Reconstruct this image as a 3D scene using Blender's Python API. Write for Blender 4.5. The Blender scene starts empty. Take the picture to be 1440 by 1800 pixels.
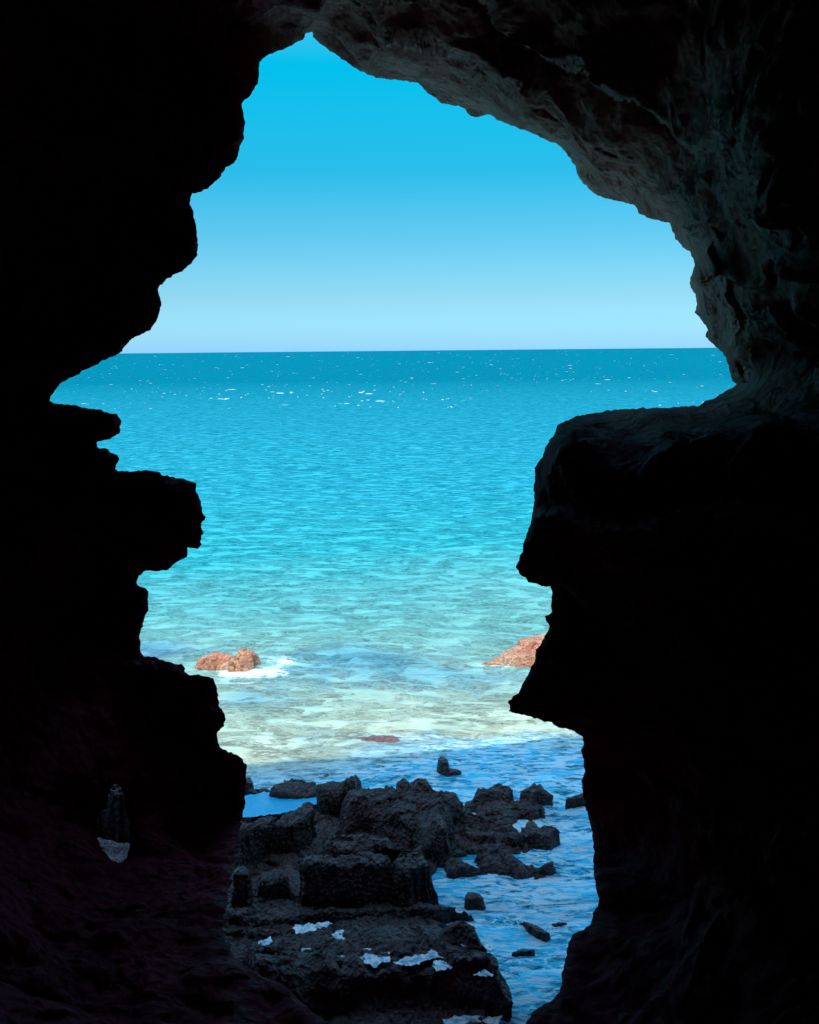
import bpy, math
import numpy as np
from mathutils import Matrix, Vector, geometry

# ------------------------------------------------------------------ camera, sky, sun, exposure
S = bpy.context.scene
CAM_H = 8.0
F_PX, CU, CV = 1930.0, 720.0, 900.0
PITCH, ROLL = math.radians(8.37), math.radians(0.55)
sp_, cp_ = math.sin(PITCH), math.cos(PITCH)
FW = np.array([0.0, cp_, -sp_])
R0 = np.array([1.0, 0, 0]); U0 = np.array([0.0, sp_, cp_])
RT = math.cos(ROLL) * R0 - math.sin(ROLL) * U0
UP = math.sin(ROLL) * R0 + math.cos(ROLL) * U0
POS = np.array([0.0, 0.0, CAM_H])
cd = bpy.data.cameras.new('camera')
cam = bpy.data.objects.new('camera', cd)
S.collection.objects.link(cam)
cam.matrix_world = Matrix([[RT[0], UP[0], -FW[0], 0], [RT[1], UP[1], -FW[1], 0],
                           [RT[2], UP[2], -FW[2], CAM_H], [0, 0, 0, 1]])
cd.sensor_fit = 'HORIZONTAL'; cd.sensor_width = 36.0
cd.lens = 36.0 * F_PX / 1440.0
cd.clip_start = 0.05; cd.clip_end = 60000
S.camera = cam

SUN_ELEV, SUN_AZ = math.radians(63), math.radians(205)      # azimuth from +Y, clockwise: behind the viewer, a little to the left
w = bpy.data.worlds.new('World'); S.world = w; w.use_nodes = True
nt = w.node_tree; nt.nodes.clear()
o_ = nt.nodes.new('ShaderNodeOutputWorld'); bg = nt.nodes.new('ShaderNodeBackground')
sky = nt.nodes.new('ShaderNodeTexSky'); sky.sky_type = 'NISHITA'; sky.sun_disc = False
sky.sun_elevation = SUN_ELEV; sky.sun_rotation = SUN_AZ
sky.air_density = 1.0; sky.dust_density = 0.6; sky.ozone_density = 2.0
tc = nt.nodes.new('ShaderNodeTexCoord'); sx = nt.nodes.new('ShaderNodeSeparateXYZ')
rp = nt.nodes.new('ShaderNodeValToRGB'); mx = nt.nodes.new('ShaderNodeMix')
mx.data_type = 'RGBA'; mx.blend_type = 'MULTIPLY'; mx.inputs[0].default_value = 1.0
nt.links.new(tc.outputs['Generated'], sx.inputs[0]); nt.links.new(sx.outputs[2], rp.inputs[0])
cr = rp.color_ramp
cr.elements[0].position = 0.0; cr.elements[0].color = (0.38, 0.85, 1.6, 1)
cr.elements[1].position = 1.0; cr.elements[1].color = (2.7, 2.9, 2.6, 1)
for p_, c_ in ((0.01, (0.36, 0.78, 1.3)), (0.048, (0.31, 0.62, 0.86)), (0.098, (0.18, 0.60, 0.76)), (0.155, (0.045, 0.64, 0.76)), (0.24, (0.0, 0.90, 0.93)), (0.33, (0.4, 1.3, 1.2)), (0.50, (2.3, 2.7, 2.4))):
    e_ = cr.elements.new(p_); e_.color = (*c_, 1)
nt.links.new(sky.outputs[0], mx.inputs[6]); nt.links.new(rp.outputs[0], mx.inputs[7])
nt.links.new(mx.outputs[2], bg.inputs[0]); bg.inputs[1].default_value = 0.12
nt.links.new(bg.outputs[0], o_.inputs[0])

sd = bpy.data.lights.new('sun', 'SUN'); sun = bpy.data.objects.new('sun', sd); S.collection.objects.link(sun)
sd.energy = 2.2; sd.angle = math.radians(0.8); sd.color = (1.0, 0.95, 0.86)
dirv = Vector((math.sin(SUN_AZ) * math.cos(SUN_ELEV), math.cos(SUN_AZ) * math.cos(SUN_ELEV), math.sin(SUN_ELEV)))
sun.rotation_euler = dirv.to_track_quat('Z', 'Y').to_euler()
S.view_settings.view_transform = 'Standard'; S.view_settings.look = 'None'
S.view_settings.exposure = 0.6; S.view_settings.gamma = 1.0; S.view_settings.use_curve_mapping = False
S.cycles.max_bounces = 6; S.cycles.diffuse_bounces = 4; S.cycles.glossy_bounces = 3

rng = np.random.default_rng(7)

# ------------------------------------------------------------------ numpy noise
_perm = np.random.default_rng(3).permutation(256).astype(np.int64)
_perm = np.concatenate([_perm, _perm, _perm])
_g = np.random.default_rng(4).normal(size=(256, 3)); _g /= np.linalg.norm(_g, axis=1)[:, None]
def perlin(P):
    I = np.floor(P).astype(np.int64); Fr = P - I; I &= 255
    u = Fr * Fr * Fr * (Fr * (Fr * 6 - 15) + 10)
    out = 0
    for dx in (0, 1):
        for dy in (0, 1):
            for dz in (0, 1):
                h = _perm[_perm[_perm[I[:, 0] + dx] + ((I[:, 1] + dy) & 255)] + ((I[:, 2] + dz) & 255)]
                g = _g[h]
                d = g[:, 0] * (Fr[:, 0] - dx) + g[:, 1] * (Fr[:, 1] - dy) + g[:, 2] * (Fr[:, 2] - dz)
                wgt = (u[:, 0] if dx else 1 - u[:, 0]) * (u[:, 1] if dy else 1 - u[:, 1]) * (u[:, 2] if dz else 1 - u[:, 2])
                out = out + wgt * d
    return out * 1.6
def fbm(P, octs=4, gain=0.5, ridge=False):
    a, s, out = 1.0, 1.0, np.zeros(len(P))
    for k in range(octs):
        n = perlin(P * s + 17.3 * k)
        out += a * ((0.5 - np.abs(n)) * 1.5 if ridge else n)
        a *= gain; s *= 2.03
    return out
def V3(x, y, z=0.0):
    return np.stack([x, y, np.broadcast_to(z, np.shape(x))], axis=1).astype(float)
def sstep(a, b, x):
    t = np.clip((x - a) / (b - a), 0, 1); return t * t * (3 - 2 * t)

# ------------------------------------------------------------------ photograph pixel -> place
def ray(u, v):
    u = np.asarray(u, float); v = np.asarray(v, float)
    return FW + RT * ((u - CU) / F_PX)[..., None] + UP * ((CV - v) / F_PX)[..., None]
def on_plane(px, z):
    px = np.asarray(px, float); r = ray(px[:, 0], px[:, 1])
    return (POS + r * ((z - CAM_H) / r[:, 2])[:, None])[:, :2]

def sdist(P, poly):
    """signed distance, positive inside the polygon; also the nearest point"""
    A = np.asarray(poly, float); B = np.roll(A, -1, axis=0)
    best = np.full(len(P), 1e18); near = np.zeros((len(P), 2)); inside = np.zeros(len(P), bool)
    for a, b in zip(A, B):
        ab = b - a; L = max(ab @ ab, 1e-12)
        t = np.clip(((P - a) @ ab) / L, 0, 1)
        q = a + t[:, None] * ab; d = ((P - q) ** 2).sum(1)
        m = d < best; best[m] = d[m]; near[m] = q[m]
        if a[1] != b[1]:
            c = (a[1] > P[:, 1]) != (b[1] > P[:, 1])
            xi = (b[0] - a[0]) * (P[:, 1] - a[1]) / (b[1] - a[1]) + a[0]
            inside ^= c & (P[:, 0] < xi)
    return np.where(inside, 1, -1) * np.sqrt(best), near

# ------------------------------------------------------------------ object helpers
def make_mesh(name, V, Fc, mat, smooth=True, attr=None):
    me = bpy.data.meshes.new(name)
    Fc = np.asarray(Fc, np.int32); n = Fc.shape[1]
    me.vertices.add(len(V)); me.vertices.foreach_set('co', np.asarray(V, np.float32).ravel())
    me.loops.add(Fc.size); me.loops.foreach_set('vertex_index', Fc.ravel())
    me.polygons.add(len(Fc))
    me.polygons.foreach_set('loop_start', np.arange(0, Fc.size, n, dtype=np.int32))
    me.polygons.foreach_set('loop_total', np.full(len(Fc), n, np.int32))
    me.update(calc_edges=True)
    if smooth: me.polygons.foreach_set('use_smooth', np.ones(len(Fc), bool))
    for k, A in (attr or {}).items():
        if A.ndim == 2:
            at = me.attributes.new(k, 'FLOAT_COLOR', 'POINT')
            at.data.foreach_set('color', np.concatenate([A, np.ones((len(A), 1))], 1).astype(np.float32).ravel())
        else:
            at = me.attributes.new(k, 'FLOAT', 'POINT'); at.data.foreach_set('value', A.astype(np.float32))
    me.materials.append(mat)
    o = bpy.data.objects.new(name, me); S.collection.objects.link(o)
    return o
def tag(o, label=None, cat=None, group=None, kind=None):
    if label: o['label'] = label
    if cat: o['category'] = cat
    if group: o['group'] = group
    if kind: o['kind'] = kind
    return o

class NT:
    def __init__(self, name):
        self.m = bpy.data.materials.new(name); self.m.use_nodes = True
        self.t = self.m.node_tree; self.b = self.t.nodes['Principled BSDF']
        self.co = self.n('ShaderNodeTexCoord').outputs['Object']
    def n(self, typ, **kw):
        x = self.t.nodes.new(typ)
        for k, v in kw.items(): setattr(x, k, v)
        return x
    def l(self, a, b): self.t.links.new(a, b)
    def mapping(self, scale, rot=(0, 0, 0), src=None):
        m = self.n('ShaderNodeMapping'); m.inputs['Scale'].default_value = scale; m.inputs['Rotation'].default_value = rot
        self.l(src or self.co, m.inputs[0]); return m.outputs[0]
    def noise(self, vec, scale, detail=6, rough=0.55, dist=0.0):
        x = self.n('ShaderNodeTexNoise'); x.inputs['Scale'].default_value = scale; x.inputs['Detail'].default_value = detail
        x.inputs['Roughness'].default_value = rough; x.inputs['Distortion'].default_value = dist
        self.l(vec, x.inputs['Vector']); return x.outputs[0]
    def ramp(self, src, stops):
        r = self.n('ShaderNodeValToRGB'); e = r.color_ramp.elements
        while len(e) < len(stops): e.new(0.5)
        for el, (p, c) in zip(e, stops):
            el.position = p; el.color = (*c, 1) if isinstance(c, tuple) else (c, c, c, 1)
        self.l(src, r.inputs[0]); return r.outputs[0]
    def mix(self, fac, a, b, mode='MIX'):
        m = self.n('ShaderNodeMix', data_type='RGBA', blend_type=mode)
        for s, v in ((0, fac), (6, a), (7, b)):
            if isinstance(v, (int, float)): m.inputs[s].default_value = v
            elif isinstance(v, tuple): m.inputs[s].default_value = (*v, 1)
            else: self.l(v, m.inputs[s])
        return m.outputs[2]
    def math(self, op, a, b=0.0, c=None):
        m = self.n('ShaderNodeMath', operation=op)
        for s, v in ((0, a), (1, b), (2, c)):
            if v is None: continue
            if isinstance(v, (int, float)): m.inputs[s].default_value = v
            else: self.l(v, m.inputs[s])
        return m.outputs[0]
    def attr(self, name, what='Color'):
        return self.n('ShaderNodeAttribute', attribute_name=name).outputs[what]
    def bump(self, h, dist, strength=1.0, prev=None):
        b = self.n('ShaderNodeBump'); b.inputs['Distance'].default_value = dist; b.inputs['Strength'].default_value = strength
        self.l(h, b.inputs['Height'])
        if prev is not None: self.l(prev, b.inputs['Normal'])
        return b.outputs[0]

def rock_mat(name, c0, c1, c2, rough=(0.55, 0.9), scale=1.0, spec=0.4, bump=0.05, weed=None, tone=(0.12, 0.5)):
    t = NT(name)
    big = t.noise(t.co, 1.1 * scale, 5, 0.6, 0.4); fine = t.noise(t.co, 9 * scale, 9, 0.68, 0.3)
    col = t.ramp(big, [(0.3, c0), (0.5, c1), (0.72, c2)])
    col = t.mix(0.75, col, t.ramp(fine, [(0.36, tone[0]), (0.50, tone[1]), (0.62, 1.0)]), 'MULTIPLY')
    if weed:
        wm = t.ramp(t.noise(t.co, 2.3, 6, 0.6, 0.8), [(0.52, 0.0), (0.62, 1.0)])
        col = t.mix(wm, col, weed)
    if name == 'cave_rock':      # lit upper-right lip stays pale; shade elsewhere painted in as dark maroon
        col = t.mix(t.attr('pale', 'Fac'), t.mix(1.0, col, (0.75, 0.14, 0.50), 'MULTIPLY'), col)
    t.l(col, t.b.inputs['Base Color'])
    t.l(t.ramp(fine, [(0.3, rough[0]), (0.7, rough[1])]), t.b.inputs['Roughness'])
    t.b.inputs['Specular IOR Level'].default_value = spec
    vo = t.n('ShaderNodeTexVoronoi'); vo.inputs['Scale'].default_value = 11 * scale
    t.l(t.mix(0.12, t.co, t.noise(t.co, 4, 3)), vo.inputs['Vector'])
    b1 = t.bump(fine, bump)
    b2 = t.bump(vo.outputs[0], bump * 0.6, 0.8, b1)
    t.l(b2, t.b.inputs['Normal'])
    return t.m
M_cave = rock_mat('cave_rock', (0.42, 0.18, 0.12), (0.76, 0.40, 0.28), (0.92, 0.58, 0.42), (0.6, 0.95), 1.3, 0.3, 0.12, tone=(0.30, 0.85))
M_reef = rock_mat('reef_rock', (0.030, 0.017, 0.018), (0.090, 0.048, 0.048), (0.21, 0.125, 0.115), (0.16, 0.6), 1.7, 0.6, 0.12, (0.035, 0.04, 0.03))
M_red = rock_mat('red_rock', (0.62, 0.22, 0.12), (0.95, 0.46, 0.28), (1.0, 0.68, 0.48), (0.5, 0.9), 1.6, 0.4, 0.06)
M_grey = rock_mat('grey_rock', (0.14, 0.13, 0.13), (0.26, 0.245, 0.24), (0.4, 0.38, 0.37), (0.4, 0.8), 2.5, 0.5, 0.08)
M_awash = rock_mat('awash_rock', (0.16, 0.10, 0.12), (0.30, 0.16, 0.15), (0.4, 0.2, 0.17), (0.2, 0.6), 1.6, 0.5, 0.03)

# ------------------------------------------------------------------ cave wall with its ragged opening
OUT = """549,57 551,63 556,70 575,86 590,95 600,103 622,118 645,129 662,136 680,140 700,140 720,144 735,145 742,152 750,162 765,172 775,181 782,182
800,184 818,191 822,199 832,206 845,205 855,201 862,202 870,208 885,214 900,221 917,227 930,231 942,237 957,244 975,251 989,261 1002,277 1011,292 1015,306
1023,320 1037,334 1051,344 1065,349 1086,353 1103,357 1119,362 1124,376 1134,381 1152,386 1169,390 1178,391 1179,398 1185,409 1188,421 1199,433 1214,445
1218,456 1221,464 1218,475 1216,483 1212,494 1214,506 1223,516 1225,528 1225,537 1221,549 1228,556 1237,567 1244,579 1240,591 1249,601 1259,610 1270,619
1277,629 1280,643 1284,660 1289,671 1295,677 1280,685 1260,697 1243,705 1229,713 1198,714 1174,717 1137,717 1104,719 1084,720 1055,724 1030,728 1014,732
993,741 982,746 975,759 973,767 961,779 958,793 954,804 944,814 940,828 941,843 938,855 939,879 936,904 934,918 927,933 922,953 918,970 912,986 907,996
911,1006 922,1015 930,1024 942,1026 954,1031 967,1031 970,1037 970,1061 969,1076 959,1084 961,1092 965,1098 964,1109 957,1119 948,1135 942,1143 941,1158
934,1172 928,1188 918,1205 913,1217 901,1225 894,1234 897,1242 896,1251 907,1255 926,1257 948,1266 965,1268 977,1277 993,1281 1008,1285 1025,1296
1026,1305 1023,1320 1026,1340 1028,1356 1024,1369 1024,1387 1027,1406 1032,1422 1035,1438 1040,1461 1044,1494 1043,1523 1046,1551 1049,1568 1053,1580
1051,1592 1043,1605 1040,1623 1026,1633 1008,1642 1001,1654 995,1674 993,1695 988,1711 987,1728 983,1744 971,1758 948,1771 936,1779 930,1790 918,1812
880,1850 800,1880 700,1885 630,1850 579,1800 550,1779 521,1752 497,1730 467,1718 438,1703 409,1679 395,1655 392,1611 399,1592 402,1562 408,1533 412,1504
418,1475 424,1446 431,1417 431,1392 434,1363 433,1344 421,1329 404,1322 387,1314 383,1304 382,1286 394,1278 396,1257 391,1248 385,1243 384,1222 382,1208
377,1198 375,1191 361,1189 347,1186 333,1187 326,1182 325,1174 319,1167 306,1165 286,1160 271,1155 252,1153 248,1142 246,1128 247,1114 252,1097 255,1083
262,1071 260,1055 261,1040 255,1033 240,1028 239,1022 245,1012 253,1005 266,1002 278,1004 295,1002 299,999 307,991 318,984 328,980 330,971 329,963
347,964 354,957 354,942 358,937 353,928 356,916 363,909 354,898 353,878 345,867 344,850 338,846 319,841 300,838 288,836 278,829 257,826 243,827 229,829
208,828 202,826 206,815 210,806 208,801 194,794 191,790 172,787 169,780 173,776 187,773 201,767 212,760 212,739 208,730 194,726 173,720 146,716 128,712
111,711 97,709 87,704 91,694 101,680 108,673 121,666 139,657 153,648 167,643 184,633 206,623 218,611 231,596 248,588 264,581 275,563 281,548 284,535
281,521 277,508 283,500 302,485 321,476 338,462 347,449 349,434 347,418 346,403 341,380 334,359 338,341 354,337 373,325 386,311 398,294 413,286 419,273
421,260 427,244 431,218 428,198 424,183 431,176 443,164 448,153 455,147 455,130 457,107 467,99 486,91 507,84 520,75 534,67 538,59"""
HOLE = """205,1378 214,1386 219,1402 222,1428 227,1439 230,1463 229,1487 222,1508 210,1518 194,1512 182,1496 173,1479 169,1463 169,1439 177,1428 189,1418 191,1397 195,1383"""
def parse(s): return np.array([[float(c) for c in p.split(',')] for p in s.split()])
def resample(P, step, jag):
    Q = np.vstack([P, P[:1]]); L = np.r_[0, np.cumsum(np.hypot(*np.diff(Q, axis=0).T))]
    n = int(L[-1] / step); s = np.linspace(0, L[-1], n, endpoint=False)
    R = np.stack([np.interp(s, L, Q[:, 0]), np.interp(s, L, Q[:, 1])], 1)
    nx = fbm(V3(R[:, 0] / 9, R[:, 1] / 9, 1.0), 3); ny = fbm(V3(R[:, 0] / 9, R[:, 1] / 9, 9.0), 3)
    return R + jag * 1.35 * np.stack([nx, ny], 1)
out_p = resample(parse(OUT), 2.6, 1.6)
hole_p = resample(parse(HOLE), 3.0, 2.2)

# how far away the rock stands, in metres, at chosen places of the view
DP = """549,57,11.5 457,120,10.0 400,60,9.9 300,100,9.8 0,0,9.0 -300,300,8 0,600,9.0 -300,1000,7.6 100,350,9.4 430,200,9.6 380,240,9.7 340,400,9.2 280,420,9.4 280,520,9.0 210,620,8.9 120,560,9.1
90,703,8.9 150,740,8.5 208,728,8.7 60,800,8.9 172,787,8.9 205,812,8.6 210,827,8.8 340,846,8.4 330,880,8.2 250,870,8.5 360,909,8.2 100,950,8.4 300,1000,8.4 245,1020,8.5
180,1050,8.6 250,1130,8.4 320,1166,8.3 320,1200,8.2 270,1200,8.4 384,1195,8.1 390,1250,8.1 280,1250,8.3 434,1350,8.0 360,1380,8.1 100,1250,7.8 -200,1400,6
395,1400,8.0 392,1611,7.9 320,1600,7.9 205,1376,7.6 205,1520,7.3 150,1440,7.4 265,1440,7.5 409,1679,7.7 300,1700,6.4 497,1730,6.9 430,1780,5.4 579,1800,6.3 700,1885,5.6
880,1850,6.2 700,2000,3.6 0,1800,5 
735,145,11.6 850,205,11.7 950,240,11.8 1010,290,11.8 1120,365,11.8 1180,395,11.6 1215,480,11.4 1240,590,10.8 1294,676,9.8
560,-10,9.6 640,40,10.3 700,90,10.4 790,100,9.6 880,150,10.0 925,205,10.2 720,-80,7.8 900,60,9.2 1000,150,9.0 1060,250,9.3 1190,340,9.0 1130,300,10.6 1200,420,10.4 1230,400,9.2
1235,470,9.4 1120,220,8.8 1200,230,8.5 1180,100,7.6 1300,250,6.0 1260,350,7.6 1380,350,5.4 1440,200,5.0 1600,300,4.6 1290,430,8.3 1350,420,6.6 1290,560,8.4 1350,560,7.6
1340,480,7.4 1440,450,5.8 1440,560,6.4 1400,620,7.6 1320,640,8.8 1440,655,7.3
1240,706,8.7 1440,680,7.2 1130,717,8.6 1010,733,8.2 1000,768,6.6 1000,800,6.3 1150,770,6.2 1150,800,6.0 1300,760,6.0 1440,742,5.8 1440,790,5.6 1300,790,5.7
950,810,6.6 940,900,6.3 990,900,6.2 907,996,6.2 970,1000,6.2 968,1050,6.5 1030,1060,6.3 960,1120,6.4 894,1240,6.1 960,1240,6.2 1150,1100,6.1 1025,1300,7.0 1060,1270,6.3 1110,1330,6.6
1045,1500,8.0 1120,1500,7.3 1053,1580,8.0 1000,1650,7.7 987,1728,7.5 934,1785,7.0 1050,1720,6.9 1120,1600,6.8 1200,1700,5.9 1100,1790,5.5 1300,1500,5.5 1440,1800,4.4 1440,1300,5.4 1440,1000,5.5
1800,900,4.5 1800,1600,4.2 1000,1950,4.6 1900,0,4.5 700,-500,5.5 0,-500,5.5"""
DP = parse(DP.replace('\n', ' '))
def rbf(P, C, lam=2e-2):
    X = C[:, :2] / 500.0; K = -np.sqrt(((X[:, None] - X[None]) ** 2).sum(2) + 0.004)
    n = len(X); A = np.zeros((n + 1, n + 1)); A[:n, :n] = K + lam * np.eye(n); A[:n, n] = 1; A[n, :n] = 1
    wts = np.linalg.solve(A, np.r_[C[:, 2], 0])
    Q = P / 500.0
    return -np.sqrt(((Q[:, None] - X[None]) ** 2).sum(2) + 0.004) @ wts[:n] + wts[n]
def smin(a, b, k=0.6):
    h = np.clip(0.5 + 0.5 * (b - a) / k, 0, 1); return b * (1 - h) + a * h - k * h * (1 - h)
STEPS = (("547,55 590,-40 640,-40 685,20 700,60 745,78 790,95 835,108 872,130 900,160 922,200 945,232 700,400 500,300", 0.7, 12, 90),
         ("547,55 560,40 620,75 680,110 740,118 700,300 500,300", 0.25, 8, 60),
         ("930,222 1000,243 1060,258 1120,280 1148,300 1165,330 1192,352 1204,390 1222,430 1240,470 1252,520 1270,560 1290,600 1310,670 1000,600 900,300", 0.75, 12, 110),
         ("1000,262 1060,290 1120,322 1180,352 1190,380 1100,420 1000,330", 0.22, 8, 60),
         ("760,-100 900,60 1000,120 1090,170 1180,215 1250,260 1310,330 1330,380 1440,360 1700,330 1700,900 700,900 500,500", 0.7, 16, 150),
         ("1235,395 1300,404 1360,408 1440,380 1700,350 1700,690 1500,680 1395,600 1370,540 1345,520 1330,580 1330,660 1310,670 1300,560 1285,470 1262,430 1230,450 1100,600 1000,500", 0.45, 12, 120),
         ("1000,768 1150,772 1300,762 1440,742 1700,720 1700,500 1000,500", 0.35, 10, 150), ("1180,735 1280,722 1440,700 1700,690 1700,500 1100,500", 0.2, 8, 60))
def front_depth(P):
    d = np.clip(rbf(P, DP), 3.0, 13.0); r = ray(P[:, 0], P[:, 1])
    zf = 4.7 + 0.0 * P[:, 0]
    dn = np.where(r[:, 2] < -0.05, (zf - CAM_H) / np.minimum(r[:, 2], -0.05), 60)
    upv = np.where(r[:, 2] > 0.05, 4.8 / np.maximum(r[:, 2], 0.05), 60)
    sdv = 5.6 / np.maximum(np.abs(r[:, 0]), 0.02)
    d = smin(smin(smin(d, dn), upv), sdv)
    W = POS + r * d[:, None]
    for ln_, A_, w_, dec in STEPS:
        s_, _ = sdist(P, parse(ln_)); wob_ = 7 * fbm(V3(P[:, 0] / 60, P[:, 1] / 60, A_ * 9), 4)
        q_ = -(s_ + wob_); d = d - A_ * sstep(0, w_, q_) * np.exp(-np.maximum(q_, 0) / dec)
    d = np.maximum(d, 2.6); W = POS + r * d[:, None]
    ur = sstep(480, 620, P[:, 0]) * (1 - sstep(640, 740, P[:, 1]))
    n = fbm(W * np.array([0.55, 0.55, 0.8]), 3, 0.45) * (0.10 + 0.18 * ur) + fbm(W * 1.5 + 5, 5, 0.5, True) * 0.12
    led = fbm(W * np.array([0.5, 0.5, 3.0]) + 31, 3, 0.5) * 0.10
    return np.maximum(d + n + led, 2.2)

DX0, DX1, DY0, DY1 = -1000, 2440, -1000, 2800
pts = []
def jgrid(x0, x1, y0, y1, s, keep):
    gx, gy = np.meshgrid(np.arange(x0, x1, s), np.arange(y0, y1, s * 0.87))
    gx = gx + (np.arange(gx.shape[0]) % 2)[:, None] * s / 2
    P = np.stack([gx.ravel(), gy.ravel()], 1); P = P + rng.uniform(-.22 * s, .22 * s, P.shape)
    return P[keep(P)]
inner = lambda P: (P[:, 0] > -70) & (P[:, 0] < 1510) & (P[:, 1] > -70) & (P[:, 1] < 1890)
fine_zone = lambda P: (P[:, 0] > 540) & (P[:, 1] < 720)
A = np.vstack([jgrid(-70, 1510, -70, 1890, 6.5, lambda P: inner(P) & ~fine_zone(P)), jgrid(-70, 1510, -70, 1890, 4.3, lambda P: inner(P) & fine_zone(P))])
B = jgrid(DX0 + 20, DX1 - 20, DY0 + 20, DY1 - 20, 42, lambda P: ~((P[:, 0] > -100) & (P[:, 0] < 1540) & (P[:, 1] > -100) & (P[:, 1] < 1920)))
A = np.vstack([A, B])
sA, _ = sdist(A, parse(OUT)); sH, _ = sdist(A, parse(HOLE))
A = A[(sA < -3.2) & (sH < -2.4)]
nb = 40
bx = np.concatenate([np.stack([np.linspace(DX0, DX1, nb, endpoint=False), np.full(nb, DY0)], 1),
                     np.stack([np.full(nb, DX1), np.linspace(DY0, DY1, nb, endpoint=False)], 1),
                     np.stack([np.linspace(DX1, DX0, nb, endpoint=False), np.full(nb, DY1)], 1),
                     np.stack([np.full(nb, DX0), np.linspace(DY1, DY0, nb, endpoint=False)], 1)])
no, nh, nB = len(out_p), len(hole_p), len(bx)
P2 = np.vstack([out_p, hole_p, bx, A])
edges = [(i, (i + 1) % no) for i in range(no)] + [(no + i, no + (i + 1) % nh) for i in range(nh)] + \
        [(no + nh + i, no + nh + (i + 1) % nB) for i in range(nB)]
vv, ee, ff, ov, oe, of = geometry.delaunay_2d_cdt([Vector(p) for p in P2], edges, [], 0, 1e-4)
P2 = np.array([[a[0], a[1]] for a in vv]); T = np.array(ff, np.int64)
cen = P2[T].mean(1)
c1, _ = sdist(cen, out_p[::1]); c2, _ = sdist(cen, hole_p)
T = T[(c1 < 0) & (c2 < 0)]
a2 = P2[T]; area = (a2[:, 1, 0] - a2[:, 0, 0]) * (a2[:, 2, 1] - a2[:, 0, 1]) - (a2[:, 2, 0] - a2[:, 0, 0]) * (a2[:, 1, 1] - a2[:, 0, 1])
T[area > 0] = T[area > 0][:, ::-1]
s1, n1 = sdist(P2, out_p); s2, n2 = sdist(P2, hole_p)
dist = np.minimum(np.abs(s1), np.abs(s2)); near = np.where((np.abs(s1) < np.abs(s2))[:, None], n1, n2)
fd = front_depth(P2)
# ragged lip: rounded over the last few centimetres before the edge
fd = fd + 0.06 * np.exp(-dist / 6.0)
VF = POS + ray(P2[:, 0], P2[:, 1]) * fd[:, None]
lat = np.stack([fbm(VF * 1.1 + 11 + 31 * k, 5, 0.46) for k in range(2)], 1) * 0.15 + np.stack([fbm(VF * 7 + 5 + 31 * k, 3, 0.5) for k in range(2)], 1) * 0.018
cap_ = 0.4 * np.clip(dist, 0, None) * fd / F_PX
mag = np.linalg.norm(lat, axis=1); lat *= np.minimum(1, cap_ / np.maximum(mag, 1e-6))[:, None]
VF = VF + lat[:, :1] * RT + lat[:, 1:] * UP
# seaward face of the same wall, some metres farther out
push = np.clip(14.0 * np.exp(-dist / 60.0), 0, 14)
dd = P2 - near; ln = np.linalg.norm(dd, axis=1)
is_edge = ln < 0.6
Q2 = P2 + np.where(is_edge[:, None], 0, dd / np.maximum(ln, 1e-6)[:, None]) * push[:, None]
rr = ray(Q2[:, 0], Q2[:, 1])
yface = 12.6 + 0.5 * fbm(V3(Q2[:, 0] / 300, Q2[:, 1] / 300, 4.0), 4)
db = np.maximum(yface / np.maximum(rr[:, 1], 0.2), fd + 0.7)
VB = POS + rr * db[:, None]
def ctop(x_): return 15.0 + 3.2 * sstep(-4.0, 0.8, x_) + 1.3 * fbm(V3(np.asarray(x_) * 0.4, 0 * x_, 3.3), 4, 0.6)
VB[:, 2] = np.where(VB[:, 1] > 9, np.minimum(VB[:, 2], ctop(VB[:, 0])), VB[:, 2])
N = len(P2)
V = np.vstack([VF, VB]); Fs = [T, T[:, ::-1] + N]
# jamb ring(s) between the two sheets
from collections import Counter
E = np.vstack([T[:, [0, 1]], T[:, [1, 2]], T[:, [2, 0]]])
key = set(map(tuple, E.tolist()))
bnd = [(a, b) for a, b in key if (b, a) not in key]
on_rect = lambda i: P2[i, 0] <= DX0 + 1 or P2[i, 0] >= DX1 - 1 or P2[i, 1] <= DY0 + 1 or P2[i, 1] >= DY1 - 1
jam = [(a, b) for a, b in bnd if not (on_rect(a) and on_rect(b))]
rect = [(a, b) for a, b in bnd if on_rect(a) and on_rect(b)]
J = np.array(jam); NR = 10
ids = np.unique(J); idx = {int(i): k for k, i in enumerate(ids)}
ring_prev = {int(i): int(i) for i in ids}
extra = []; base = len(V)
for r_ in range(1, NR):
    t = r_ / NR
    W = VF[ids] * (1 - t) + VB[ids] * t
    # push the jamb a little out of the opening, rock-like
    away = (P2[ids] - (P2[ids] + 0)) * 0
    extra.append(W)
if extra:
    V = np.vstack([V] + extra)
def rid(r_, i):
    if r_ == 0: return i
    if r_ == NR: return i + N
    return base + (r_ - 1) * len(ids) + idx[i]
JF = []
for a, b in jam:
    for r_ in range(NR):
        p, q, s, u_ = rid(r_, a), rid(r_, b), rid(r_ + 1, b), rid(r_ + 1, a)
        JF.append((p, u_, s)); JF.append((p, s, q))
Fs.append(np.array(JF))
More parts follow.
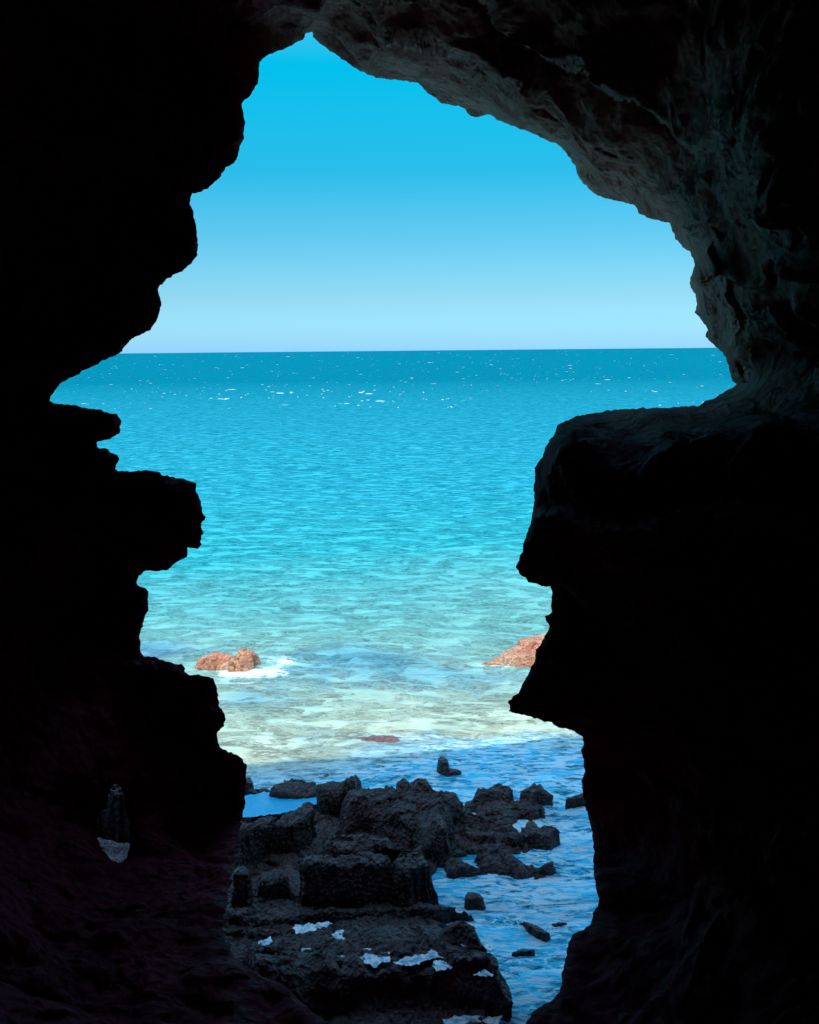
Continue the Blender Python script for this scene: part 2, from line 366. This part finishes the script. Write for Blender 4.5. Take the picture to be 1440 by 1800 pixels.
# the chamber behind the viewer: loop of the inner rim carried back and closed; and the cliff round the outer rim
nxt = {a: b for a, b in rect}; st = rect[0][0]; loop = [st]
while nxt[loop[-1]] != st: loop.append(nxt[loop[-1]])
loop = np.array(loop); n_l = len(loop)
def add_loop_strip(prev, W, flip=False):
    global V
    b0 = len(V); V = np.vstack([V, W]); cur = np.arange(b0, b0 + n_l)
    q = np.stack([prev, np.roll(prev, -1), np.roll(cur, -1), cur], 1)
    Fs.append(np.vstack([q[:, [0, 1, 2]], q[:, [0, 2, 3]]])); return cur
prev = loop; P0 = VF[loop]; c0 = np.array([0, 0, 8.6])
for y, sc in ((1.0, 1.05), (-1.5, 1.12), (-4, 1.12), (-7, 1.0), (-9.5, 0.7), (-10.5, 0.05)):
    W = P0.copy(); W[:, 0] = c0[0] + (P0[:, 0] - c0[0]) * sc; W[:, 2] = c0[2] + (P0[:, 2] - c0[2]) * sc
    W[:, 1] = np.minimum(P0[:, 1] - 0.3, y) if y < 1 else np.minimum(P0[:, 1], 1.2)
    W = W + 0.35 * np.stack([fbm(W * 0.5 + k * 9, 3) for k in range(3)], 1)
    prev = add_loop_strip(prev, W)
O0 = VB[loop]; prev = loop + N
for sc, yb in ((1.0, 0), (2.2, 0.0), (4.0, 1.0)):
    if sc == 1.0: continue
    W = O0.copy(); W[:, 0] = O0[:, 0] * sc; W[:, 2] = np.clip(8 + (O0[:, 2] - 8) * sc, -3, ctop(W[:, 0]))
    W[:, 1] = 12.8 + yb + 0.7 * fbm(W * 0.3, 3)
    prev = add_loop_strip(prev, W)
W = V[prev].copy(); W[:, 1] = -16; W[:, 2] += 1.0; prev = add_loop_strip(prev, W)
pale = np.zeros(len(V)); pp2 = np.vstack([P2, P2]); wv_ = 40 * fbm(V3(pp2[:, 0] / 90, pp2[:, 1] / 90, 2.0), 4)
pale[:2 * N] = sstep(400, 560, pp2[:, 0] + wv_) * (1 - sstep(690, 790, pp2[:, 1] + wv_))  # mask: pale where the rock is lit, painted dark where unlit
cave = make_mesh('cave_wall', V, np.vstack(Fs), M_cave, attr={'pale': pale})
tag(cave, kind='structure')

# ------------------------------------------------------------------ rocks of the reef, each with its own outline and height
def rock(name, layers, label, mat=None, group=None, res=0.022, rough=0.10, edge=0.22, base=-0.35, kind=None, basins=()):
    polys = [(on_plane(p, z), z) for p, z in layers]
    allp = np.vstack([p for p, z in polys]); lo = allp.min(0) - 0.16; hi = allp.max(0) + 0.16
    gx, gy = np.meshgrid(np.arange(lo[0], hi[0], res), np.arange(lo[1], hi[1], res))
    n0, n1_ = gx.shape; P = np.stack([gx.ravel(), gy.ravel()], 1)
    P = P + rng.uniform(-.2, .2, P.shape) * res
    seed = abs(hash_str(label or name)) % 97
    ext = min(min(np.ptp(p[:, 0]), np.ptp(p[:, 1])) for p, z in polys[:1])
    wr = min(0.10, 0.13 * ext) * fbm(V3(P[:, 0] * 1.6, P[:, 1] * 1.6, seed), 5, 0.42); sml = min(1.0, 0.35 + ext)
    H = np.full(len(P), base - 0.3); sdm = np.full(len(P), -9.0)
    for poly, z in polys:
        s, _ = sdist(P, poly); s = s + wr
        e = min(edge, 0.45 * max(s.max(), 0.05))
        w1 = min(0.22, 0.32 * max(s.max(), 0.05)); k1 = np.clip(s / w1, 0, 1); k2 = 1 - (1 - np.clip(s / e, 0, 1)) ** 2.2
        h = base + (z - base) * (0.42 * k1 ** 0.8 + 0.58 * k2)
        h = np.where(s < 0, base - 0.3 + s * 2, h)
        H = np.maximum(H, h); sdm = np.maximum(sdm, s)
    Q = V3(P[:, 0], P[:, 1], seed)
    tilt = np.clip(sdm / 0.12, 0, 1) * sml
    big = fbm(Q * 1.1, 3); rid_ = fbm(Q * np.array([2.6, 3.4, 1]) + 7, 5, 0.55, True); fine = fbm(Q * 13, 3, 0.6)
    H = H + tilt * (rough * 0.75 * big + rough * 0.5 * (rid_ - 0.25) + rough * 0.28 * fine)
    n1c = perlin(Q * np.array([0.9, 1.5, 1]) + 77); n2c = perlin(Q * np.array([1.9, 2.6, 1]) + 99)
    H = H - tilt * (0.10 * np.clip(1 - np.abs(n1c) / 0.07, 0, 1) + 0.05 * np.clip(1 - np.abs(n2c) / 0.08, 0, 1)) * (min(1, ext / 1.3) if rough > 0.06 else 0.2)
    for bp, depth in basins:
        bw = on_plane(bp, layers[0][1]); s, _ = sdist(P, bw); H = H - depth * sstep(-0.12, 0.15, s + 0.6 * wr)
    W = np.stack([P[:, 0], P[:, 1], H], 1)
    lat = 0.055 * sml * np.stack([fbm(W * 2.8 + 3, 4), fbm(W * 2.8 + 43, 4), 0 * H], 1)
    lat = lat + 0.05 * sml * np.stack([fbm(W * np.array([0.9, 0.9, 6.0]) + 13, 3), fbm(W * np.array([0.9, 0.9, 6.0]) + 53, 3), 0 * H], 1)
    W = W + lat
    I = np.arange(len(P)).reshape(n0, n1_)
    q = np.stack([I[:-1, :-1].ravel(), I[:-1, 1:].ravel(), I[1:, 1:].ravel(), I[1:, :-1].ravel()], 1)
    q = q[(sdm[q] > -0.02).any(1)]
    used = np.unique(q); mp = np.zeros(len(P), int); mp[used] = np.arange(len(used))
    o = make_mesh(name, W[used], mp[q], mat or M_reef)
    c = W[used].mean(0); c[2] = base
    me = o.data; co = np.empty(len(used) * 3, np.float32); me.vertices.foreach_get('co', co)
    me.vertices.foreach_set('co', (co.reshape(-1, 3) - c).astype(np.float32).ravel()); o.location = c; me.update()
    if kind: tag(o, kind=kind)
    else: tag(o, label, 'rock', group)
    return o
def hash_str(s): 
    h = 5381
    for ch in s: h = (h * 33 + ord(ch)) & 0xffffffff
    return h
def pp(s): return parse(s)
POOLS_NEAR = ["575,1645 600,1636 625,1640 622,1650 606,1656 590,1650", "600,1672 620,1664 650,1664 655,1670 630,1674 604,1680", "633,1682 655,1674 684,1676 680,1688 660,1697 645,1692",
              "700,1690 728,1680 750,1668 762,1660 768,1676 778,1682 755,1684 735,1694 712,1694", "764,1692 780,1690 792,1700 780,1706 766,1702", "785,1648 810,1650 840,1656 862,1661 858,1668 830,1664 800,1658",
              "455,1655 475,1648 478,1656 458,1662", "835,1712 855,1707 864,1711 842,1717", "520,1630 560,1622 580,1624 556,1634 524,1640", "530,1662 548,1660 552,1668 534,1670"]
POOLS_SHELF = ["800,1427 815,1415 835,1412 848,1418 843,1430 815,1434", "850,1413 870,1407 884,1412 874,1421 852,1421", "890,1408 905,1402 920,1405 907,1413",
               "866,1458 884,1437 905,1428 925,1425 952,1432 930,1440 905,1446 886,1456", "826,1447 840,1444 860,1457 850,1463 833,1457", "800,1440 808,1437 810,1446 803,1450"]
POOLS_LOW = ["818,1508 833,1501 848,1502 846,1512 825,1512", "871,1503 882,1496 892,1502 884,1510", "846,1518 880,1511 908,1517 898,1530 870,1534 850,1528", "912,1506 935,1511 958,1518 940,1521 918,1513"]
G = 'dark rocks of the reef below the cave mouth'
rock('reef_bed', [(pp("420,1400 560,1392 800,1402 835,1420 800,1450 790,1500 765,1545 775,1560 775,1598 815,1650 880,1720 890,1850 200,1850 200,1560 380,1500 400,1450"), 0.09)], 'reef', kind='structure', rough=0.07)
rock('rock', [(pp("600,1387 622,1378 640,1374 690,1373 722,1378 765,1382 810,1381 832,1391 806,1410 800,1432 800,1450 806,1465 780,1472 740,1462 700,1441 660,1428 625,1420 600,1432 586,1425 588,1405"), 0.55),
              (pp("690,1373 715,1367 752,1368 764,1380 760,1386 720,1386 695,1384"), 0.66)],
     'broad rough brown rock slab, the largest at the back edge of the reef', group=G, rough=0.10, edge=0.75)
rock('rock', [(pp("572,1380 598,1374 606,1364 622,1358 634,1362 640,1372 628,1384 600,1394 570,1396 548,1388"), 0.55), (pp("596,1374 608,1366 624,1361 634,1366 628,1376 606,1382"), 0.66)],
     'upright rounded lump of rock rising highest on the back edge of the reef', group=G)
rock('rock', [(pp("470,1380 490,1368 510,1363 535,1367 555,1370 570,1378 578,1388 565,1398 530,1402 495,1402 460,1396"), 0.32), (pp("432,1386 470,1384 490,1388 480,1394 440,1396"), 0.2)],
     'low brown rock on the far side of the blue tide pool', group=G)
rock('rock', [(pp("426,1366 441,1363 449,1372 448,1378 426,1379")  , 0.3)], 'small rock knob against the left cave wall behind the tide pool', group=G, res=0.02)
rock('rock', [(pp("425,1441 450,1436 480,1431 510,1419 535,1409 560,1411 562,1425 545,1440 520,1450 480,1460 440,1466 420,1478 410,1470"), 0.58)],
     'weedy sloping rock ridge on the near side of the blue tide pool', group=G, edge=0.4)
rock('rock', [(pp("555,1475 580,1468 615,1465 640,1460 665,1468 690,1467 710,1475 726,1487 720,1497 660,1497 620,1500 570,1497 555,1487"), 0.72)],
     'long humped rock directly behind the black block in the middle of the reef', group=G, edge=0.35)
rock('rock', [(pp("513,1517 530,1506 560,1500 590,1503 620,1500 650,1492 680,1498 702,1510 704,1528 650,1530 600,1528 560,1530 520,1531"), 0.66)],
     'wide black rock block with a sheer front face in the middle of the reef', group=G, edge=0.35)
rock('rock', [(pp("722,1490 735,1483 752,1484 762,1500 770,1515 778,1532 740,1536 690,1536 685,1518 700,1500"), 0.60)],
     'tall square cornered rock block beside the water channel', group=G, edge=0.3)
rock('rock', [(pp("405,1527 420,1519 438,1520 447,1530 440,1540 405,1541"), 0.62)], 'small pale topped rock stump beside the left cave wall', group=G)
rock('rock', [(pp("447,1532 490,1522 515,1527 520,1545 470,1556 450,1552"), 0.36)], 'low lumpy rock between the pale topped stump and the black block', group=G)
rock('rock', [(pp("800,1430 850,1420 880,1415 905,1408 960,1414 970,1425 930,1434 880,1442 866,1457 875,1475 860,1484 820,1480 798,1464"), 0.12)],
     'flat rock shelf broken by foamy pools at the right of the reef', group=G, rough=0.1, basins=[(pp(p_), 0.20) for p_ in POOLS_SHELF])
rock('rock', [(pp("820,1392 852,1386 870,1380 898,1381 912,1388 906,1398 870,1406 828,1408"), 0.22)], 'brown hump on the back edge of the reef, right of the broad slab', group=G, edge=0.35)
rock('rock', [(pp("912,1386 922,1378 940,1374 955,1380 960,1388 984,1391 980,1399 950,1406 930,1403 912,1395"), 0.20)],
     'rounded boulder at the outer right tip of the reef', group=G, edge=0.35)
rock('rock', [(pp("988,1403 1000,1397 1030,1394 1040,1402 1010,1407 992,1409")  , 0.12)], 'small low rock between the reef tip and the right cave wall', group=G, edge=0.3, res=0.02)
rock('rock', [(pp("800,1402 870,1404 930,1400 975,1406 978,1424 930,1436 905,1446 960,1464 975,1480 940,1492 900,1500 860,1505 800,1510 765,1520 770,1470"), 0.075)],
     'low weedy rock floor awash with sea water at the right of the reef', group=G, rough=0.085)
rock('rock', [(pp("881,1464 890,1456 905,1453 925,1441 945,1438 955,1446 975,1452 983,1460 970,1467 950,1470 925,1472 905,1478 890,1476"), 0.20)],
     'lobed dark boulder surrounded by foam at the right of the reef', group=G, edge=0.4)
rock('rock', [(pp("770,1500 820,1503 850,1487 900,1489 925,1500 950,1508 985,1503 984,1514 960,1523 920,1527 870,1531 840,1527 800,1534 772,1534"), 0.15)],
     'wet low shelf with a curved black edge overhanging the channel', group=G, rough=0.09, basins=[(pp(p_), 0.22) for p_ in POOLS_LOW])
rock('rock', [(pp("810,1576 818,1568 835,1564 852,1570 861,1580 850,1584 815,1583"), 0.16)], 'small domed boulder at the end of the low ledge in the channel', group=G, edge=0.35, res=0.02)
rock('rock', [(pp("395,1602 450,1590 520,1587 640,1583 775,1590 830,1586 850,1592 846,1598 800,1600 700,1605 560,1607 440,1620 396,1620"), 0.2)],
     'long thin ledge running across the reef below the black block', group=G)
rock('rock', [(pp("396,1650 440,1642 500,1627 560,1620 620,1613 700,1611 760,1616 800,1621 830,1626 858,1650 895,1671 908,1695 908,1712 895,1726 880,1720 800,1708 740,1706 680,1714 620,1720 560,1720 500,1743 440,1715 410,1690"), 0.60),
              (pp("770,1625 800,1616 830,1620 858,1640 880,1658 850,1660 800,1646 772,1638"), 0.70)],
     'largest rock slab nearest the viewer, with bright pools on its flat top', group=G, rough=0.09, edge=0.35,
     basins=[(pp(p_), 0.17) for p_ in POOLS_NEAR])
rock('rock', [(pp("600,1792 700,1786 800,1792 870,1798 930,1796 960,1810 930,1850 600,1850"), 0.10)],
     'low wet rock at the bottom edge, in front of the nearest slab', group=G, rough=0.1)
G2 = 'rocks nearly covered by the water of the channel'
rock('rock', [(pp("886,1613 905,1612 930,1618 950,1628 970,1638 960,1644 938,1637 915,1622"), 0.03)], 'long sliver of rock awash in the middle of the channel', group=G2, rough=0.05, edge=0.3)
rock('rock', [(pp("893,1672 915,1667 936,1667 953,1671 930,1675 905,1678"), 0.03)], 'small flat rock awash beside the nearest slab', group=G2, rough=0.05)
rock('rock', [(pp("962,1623 985,1619 1003,1623 978,1627"), -0.01)], 'faint dark rock just under the foam near the right wall', group=G2, rough=0.04)
rock('rock', [(pp("762,1352 770,1346 790,1349 808,1352 820,1356 790,1359 766,1359"), 0.07), (pp("766,1334 770,1329 782,1329 788,1335 788,1342 768,1343"), 0.24)],
     'small dark rock with an upright knob standing alone in the water past the reef', group='rocks standing in the open water', rough=0.04, edge=0.2, res=0.02)
rock('rock', [(pp("328,1172 336,1160 352,1152 378,1149 402,1149 425,1150 442,1157 430,1167 408,1174 385,1181 350,1178"), 0.14),
              (pp("398,1152 416,1142 434,1139 458,1148 450,1158 428,1163 396,1165"), 0.40), (pp("336,1160 365,1149 405,1148 432,1152 430,1166 372,1169 340,1168"), 0.30)],
     'jagged reddish brown rock ringed by white foam on the left', M_red, 'rocks standing in the open water', rough=0.11, edge=0.3, res=0.03)
rock('rock', [(pp("836,1161 860,1151 885,1144 985,1130 1000,1150 980,1169 930,1169 870,1168"), 0.10), (pp("858,1148 885,1136 990,1112 1010,1125 990,1156 930,1158 880,1156"), 0.28),
              (pp("905,1124 935,1113 990,1101 1005,1115 980,1132 925,1134"), 0.42)],
     'smooth pinkish brown rock mound partly hidden by the right cave wall', M_red, 'rocks standing in the open water', rough=0.05, edge=0.5, res=0.03)
rock('rock', [(pp("590,1301 640,1292 720,1292 765,1299 720,1308 650,1310 605,1307"), -0.005)],
     'reddish rock barely breaking the surface in the middle of the water', M_awash, 'rocks nearly covered by open water', rough=0.07, res=0.03)
rock('rock', [(pp("720,1303 760,1299 800,1296 790,1303 750,1308 722,1308"), -0.02)],
     'dull red rock under the surface, right of the other reddish one', M_awash, 'rocks nearly covered by open water', rough=0.05, res=0.03)
rock('rock', [(pp("90,1464 330,1464 340,1550 80,1550"), 1.5)], 'grey rock ground seen through the small hole in the left wall', mat=M_grey, group='rocks seen through the small hole', rough=0.08)
rock('rock', [(pp("120,1384 185,1376 196,1371 214,1371 226,1384 300,1388 300,1400 120,1400"), 1.95)], 'tall dark rock behind the grey ground, seen through the small hole', M_reef, group='rocks seen through the small hole', rough=0.15, edge=0.6)

# ------------------------------------------------------------------ sea
prow = np.r_[0.35, 0.6, 0.9, np.arange(1.2, 1750, 2.3)]           # pixels under the horizon
D = CAM_H / (prow / F_PX)                                        # rows of the mesh get wider apart with distance
D = np.sort(np.r_[4.0, 5.0, D[D > 5.5], 60000])
tanv = np.r_[-2.5, -1.5, -1.0, -.75, np.linspace(-.58, .58, 720), .75, 1.0, 1.5, 2.5]
XX = (tanv[None] * D[:, None]); YY = np.broadcast_to(D[:, None], XX.shape)
x, y = XX.ravel().copy(), YY.ravel().copy()
spc = np.maximum(np.gradient(D), 0.02)[:, None] * np.ones(XX.shape); spc = spc.ravel()
Z = np.zeros(len(x))
near_m = y < 1500
xn, yn, sn = x[near_m], y[near_m], spc[near_m]
zz = np.zeros(len(xn))
warp = 1.2 * fbm(V3(xn * 0.12, yn * 0.12, 3), 2)
for L, amp, an in ((14.0, 0.16, 0.45), (5.0, 0.13, 0.55), (2.0, 0.085, 0.6), (0.9, 0.035, 0.7), (0.42, 0.016, 0.8)):
    k = np.clip(L / (2.2 * sn) - 0.3, 0, 1)
    n = perlin(V3((xn * an + 0.18 * yn + warp) / L, (yn - 0.12 * xn + warp * 0.6) / L, L * 3.1)) * 1.2
    n = 0.55 - np.abs(n) * 1.4 if L < 6 else n
    zz += k * amp * n
calm = 0.35 + 0.65 * sstep(19, 30, yn)
# the channel on the right of the reef
cx = on_plane([(1000, 1400), (960, 1560), (975, 1680), (940, 1770)], 0)
chan = np.exp(-((xn - np.interp(yn, cx[::-1, 1], cx[::-1, 0])) / 1.1) ** 2) * (1 - sstep(18.5, 20.5, yn))
Z[near_m] = zz * np.maximum(calm, 1.2 * chan)
# colour of the water: deep, turquoise, sandy, then blue painted for the cliff's shade
def lerp_cols(D_, stops):
    ds = np.array([s[0] for s in stops]); cs = np.array([s[1] for s in stops])
    return np.stack([np.interp(D_, ds, cs[:, i]) for i in range(3)], 1)
yq = y - 1.7 * sstep(-2.2, 0.6, x) * (1 - sstep(24, 34, y)) * (1 + 0.5 * fbm(V3(x * 0.6, y * 0.6, 5), 3))  # painted blue zone reaches farther out on the right, following the cliff's shadow edge
lw = np.log(np.maximum(yq, 1)) + 0.10 * fbm(V3(x * 0.05, y * 0.05, 2), 4)
col = lerp_cols(lw, [(math.log(a), c) for a, c in (
    (12, (0.0, 0.33, 0.50)), (19.0, (0.0, 0.33, 0.52)), (20.8, (0.34, 0.37, 0.26)), (25, (0.235, 0.325, 0.255)), (32, (0.11, 0.28, 0.255)),
    (42, (0.012, 0.235, 0.265)), (60, (0.003, 0.195, 0.25)), (110, (0.0, 0.175, 0.24)), (400, (0.0, 0.165, 0.23)), (60000, (0.0, 0.16, 0.23)))])
def blob(uv, rx, ry, z=0):
    c = on_plane([uv], z)[0]
    q = ((x - c[0]) / rx) ** 2 + ((y - c[1]) / ry) ** 2
    return np.exp(-q * np.maximum(0.35, 1 + 0.9 * fbm(V3(x * 1.1, y * 1.3, uv[0]), 5, 0.65)))
for uv, rx, ry, c_, k_ in (((680, 1180), 1.6, 1.5, (0.0, 0.15, 0.27), .65), ((610, 1160), 1.5, 1.0, (0.0, 0.15, 0.27), .55), ((270, 1150), 1.2, .8, (0.01, 0.09, 0.26), .8),
                           ((480, 1190), 1.3, .8, (0.02, 0.15, 0.28), .6), ((850, 1190), 2.0, 1.0, (0.03, 0.2, 0.28), .6), ((440, 1235), .9, .6, (0.02, 0.16, 0.28), .7),
                           ((700, 1312), 1.6, 0.7, (0.03, 0.17, 0.28), .7)):
    b = np.clip(blob(uv, rx, ry), 0, 1)[:, None] * k_ * 0.75; col = col * (1 - b) + np.array(c_) * b
# foam
foam = np.zeros(len(x))
fn = fbm(V3(x * 0.9, y * 0.9, 8), 4)
foam += 0.10 - 0.32 * sstep(24, 32, y) + 0.10 * fn * (y < 60)
for uv, rx, ry, k_ in (((500, 1172), .8, .6, .5), ((470, 1160), .6, .4, .35), ((430, 1188), .9, .4, .25), ((470, 1192), .8, .32, .5), ((410, 1192), .5, .3, .55), ((440, 1207), .7, .2, .4), ((350, 1150), .5, .25, .4), ((860, 1170), .6, .25, .5), ((905, 1172), .6, .2, .45),
                       ((660, 1297), .5, .15, .25), ((470, 1310), .7, .5, .3), ((900, 1365), 1.0, .4, .25), ((830, 1395), .5, .3, .2)):
    foam += k_ * np.clip(blob(uv, rx, ry), 0, 1)
ch = np.zeros(len(x)); ch[near_m] = chan; foam += 0.33 * ch + 0.12 * ((y > 20) & (y < 24))
ftip = on_plane([(880, 1440)], 0)[0]; foam += 0.3 * np.exp(-((x - ftip[0]) / 1.0) ** 2 - ((y - ftip[1]) / 1.3) ** 2)
ftip = on_plane([(870, 1560)], 0)[0]; foam += 0.2 * np.exp(-((x - ftip[0]) / 1.2) ** 2 - ((y - ftip[1]) / 0.8) ** 2)

t = NT('sea_water')
wc = t.attr('water_col'); fo = t.attr('foam', 'Fac')
geo = t.co
v1 = t.mapping((0.75, 1.25, 1), (0, 0, 0.12)); 
wv = t.mix(0.22, v1, t.noise(v1, 1.6, 4, 0.6))
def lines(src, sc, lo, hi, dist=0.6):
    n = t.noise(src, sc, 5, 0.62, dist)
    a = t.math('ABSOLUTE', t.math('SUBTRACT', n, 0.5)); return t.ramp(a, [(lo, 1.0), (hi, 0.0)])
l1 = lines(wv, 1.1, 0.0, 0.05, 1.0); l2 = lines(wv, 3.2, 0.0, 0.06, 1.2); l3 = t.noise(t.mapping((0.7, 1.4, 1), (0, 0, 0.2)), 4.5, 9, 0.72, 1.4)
sep = t.n('ShaderNodeSeparateXYZ'); t.l(geo, sep.inputs[0])
nearf = t.ramp(t.math('DIVIDE', sep.outputs[1], 300.0), [(0.25, 1.0), (1.0, 0.1)])
streak = t.ramp(t.noise(t.mapping((0.75, 1.5, 1), (0, 0, 0.1)), 1.25, 7, 0.62, 0.6), [(0.50, 0.0), (0.56, 1.0)])
froth2 = t.ramp(t.noise(t.mapping((0.8, 2.3, 1), (0, 0, 0.3)), 3.2, 8, 0.68, 0.5), [(0.47, 0.0), (0.56, 0.9)])
glint_lace = t.math('MAXIMUM', t.math('MULTIPLY', t.math('MAXIMUM', l1, l2), 0.55), t.math('MULTIPLY', streak, 0.8))  # ripple lines and streaks: sky reflections on wave faces put into the colour
# deeper tone between the ripples
patch = t.noise(t.mapping((0.5, 1.0, 1), (0, 0, 0.1)), 1.0, 8, 0.7, 0.9)
shade = t.ramp(patch, [(0.38, 0.70), (0.60, 1.04)])
base = t.mix(1.0, wc, shade, 'MULTIPLY')
chop = t.ramp(t.noise(t.mapping((1.0, 2.2, 1), (0, 0, 0.25)), 2.1, 8, 0.62, 0.9), [(0.43, 0.15), (0.55, 1.2)])
base = t.mix(t.math('MULTIPLY', t.attr('cliff_shade', 'Fac'), 0.9), base, t.mix(1.0, base, chop, 'MULTIPLY'))
# foam amount: attribute raises the glints and lace until it becomes solid froth
fr = t.math('ADD', t.math('MULTIPLY', fo, 1.35), t.math('MULTIPLY', t.math('SUBTRACT', l3, 0.58), 2.6))
froth = t.ramp(fr, [(0.46, 0.0), (0.66, 1.0)])
fac = t.math('MULTIPLY', t.math('MULTIPLY', glint_lace, nearf), t.math('ADD', 0.8, t.math('MAXIMUM', fo, 0.0)))
fac = t.math('MINIMUM', t.math('ADD', t.math('ADD', fac, froth), t.math('MULTIPLY', froth2, t.attr('cliff_shade', 'Fac'))), 0.95)
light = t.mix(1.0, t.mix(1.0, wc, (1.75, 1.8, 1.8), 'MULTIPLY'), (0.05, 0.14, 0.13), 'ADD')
white = t.mix(t.math('MULTIPLY', t.attr('cliff_shade', 'Fac'), 0.75), (0.80, 0.83, 0.80), (0.58, 0.90, 0.97))
colr = t.mix(fac, base, t.mix(t.math('MAXIMUM', froth, t.math('MULTIPLY', froth2, t.attr('cliff_shade', 'Fac'))), light, white))
t.l(colr, t.b.inputs['Base Color'])
t.l(t.math('ADD', 0.12, t.math('MULTIPLY', fac, 0.6)), t.b.inputs['Roughness'])
t.b.inputs['IOR'].default_value = 1.2; t.l(t.ramp(t.math('DIVIDE', sep.outputs[1], 300.0), [(0.05, 0.6), (0.13, 0.0)]), t.b.inputs['Specular IOR Level'])
bn1 = t.noise(t.mapping((0.5, 1.1, 1), (0, 0, 0.15)), 1.3, 8, 0.68, 0.6)
bn2 = t.noise(t.mapping((0.06, 0.16, 1), (0, 0, 0.1)), 1.0, 6, 0.6, 0.4)
b = t.bump(bn1, 0.22, 0.9); b = t.bump(bn2, 1.6, 0.7, b)
t.l(b, t.b.inputs['Normal'])
M_sea = t.m
n0, n1_ = XX.shape; I = np.arange(len(x)).reshape(n0, n1_)
q = np.stack([I[:-1, :-1].ravel(), I[:-1, 1:].ravel(), I[1:, 1:].ravel(), I[1:, :-1].ravel()], 1)
sea = make_mesh('sea', np.stack([x, y, Z], 1), q, M_sea, attr={'water_col': np.clip(col, 0, 1), 'foam': np.clip(foam, -0.3, 1.2), 'cliff_shade': 1 - sstep(19.3, 21.3, yq)})  # last mask: water and froth painted bluer where the cliff's shadow lies
tag(sea, kind='structure')

# whitecaps: low breaking crests far out
M_foam = NT('foam'); M_foam.b.inputs['Base Color'].default_value = (0.5, 0.66, 0.66, 1); M_foam.b.inputs['Roughness'].default_value = 0.8
VV, FF = [], []; off = 0
for i in range(1500):
    p = 4 + 95 * rng.random() ** 1.5; dist_ = CAM_H / (p / F_PX); ax = rng.uniform(-.42, .42) * dist_
    big = rng.random() ** 6
    Lx = (0.12 + 0.5 * big) * rng.uniform(.6, 1.6) * (dist_ / 200) ** 0.75; hz = (0.012 + 0.055 * big) * (dist_ / 200) ** 0.75
    sm = 1 if i < 350 else 0.45; Lx *= sm; hz *= sm
    k = 9; tt = np.linspace(-1, 1, k); prof = (1 - tt ** 2) * (0.6 + 0.4 * rng.random(k))
    bow = 0.5 * hz * np.sin(tt * 2 + rng.uniform(0, 6)); xs = ax + tt * Lx
    r0 = np.stack([xs, dist_ + bow - 1.2 * hz, np.full(k, -0.1)], 1); r1 = np.stack([xs, dist_ + bow, hz * prof + 0.015], 1)
    r2 = np.stack([xs, dist_ + bow + 2.5 * hz, np.full(k, -0.1)], 1)
    VV.append(np.vstack([r0, r1, r2]))
    for a in range(2):
        for c in range(k - 1): FF.append((off + a * k + c, off + a * k + c + 1, off + (a + 1) * k + c + 1, off + (a + 1) * k + c))
    off += 3 * k
wcp = make_mesh('whitecaps', np.vstack(VV), np.array(FF), M_foam.m); tag(wcp, kind='stuff')

# tide pools lying on the rocks
def pool_mat(name, col, rough, foamy):
    t = NT(name); n = t.noise(t.co, 9, 6, 0.7, 0.6)
    t.l(t.mix(t.ramp(n, [(0.48 - foamy * .2, 0.0), (0.6 - foamy * .2, 1.0)]), col, (0.78, 0.93, 0.96)) if foamy else t.mix(0.0, col, col), t.b.inputs['Base Color'])
    t.b.inputs['Roughness'].default_value = rough; t.l(t.bump(n, 0.025), t.b.inputs['Normal']); return t.m
M_pool = pool_mat('still_water', (0.0, 0.48, 0.80), 0.12, 0.0)
M_pool2 = pool_mat('bright_water', (0.16, 0.46, 0.62), 0.08, 0.3)
M_pool3 = pool_mat('foamy_water', (0.02, 0.40, 0.62), 0.12, 0.3)
def pool(px, z, mat, wob=3.5, grow=1.35):
    P = resample(np.asarray(px, float), 1.5, wob); W = on_plane(P, z); c = W.mean(0); W = c + (W - c) * grow
    rings = [np.c_[c + (W - c) * s, np.full(len(W), z + 0.012 * (1 - s))] for s in (1.0, 0.66, 0.33)]
    n = len(W); V_ = np.vstack(rings + [[[c[0], c[1], z + 0.012]]]); Fq = []
    for r_ in range(2):
        for i in range(n): Fq += [(r_ * n + i, r_ * n + (i + 1) % n, (r_ + 1) * n + (i + 1) % n), (r_ * n + i, (r_ + 1) * n + (i + 1) % n, (r_ + 1) * n + i)]
    for i in range(n): Fq.append((2 * n + i, 2 * n + (i + 1) % n, 3 * n))
    o = make_mesh('tide_pool', V_, np.array(Fq), mat); tag(o, kind='structure'); return o
pool(pp("425,1437 429,1399 470,1392 520,1394 575,1402 560,1412 530,1420 510,1428 460,1434"), 0.23, M_pool, 1.2, 1.0)
for p_ in POOLS_NEAR: pool(pp(p_), 0.535, M_pool2, 3.0, 1.2)
pool(pp("790,1793 830,1786 870,1790 860,1806 800,1808"), 0.10, M_pool2)
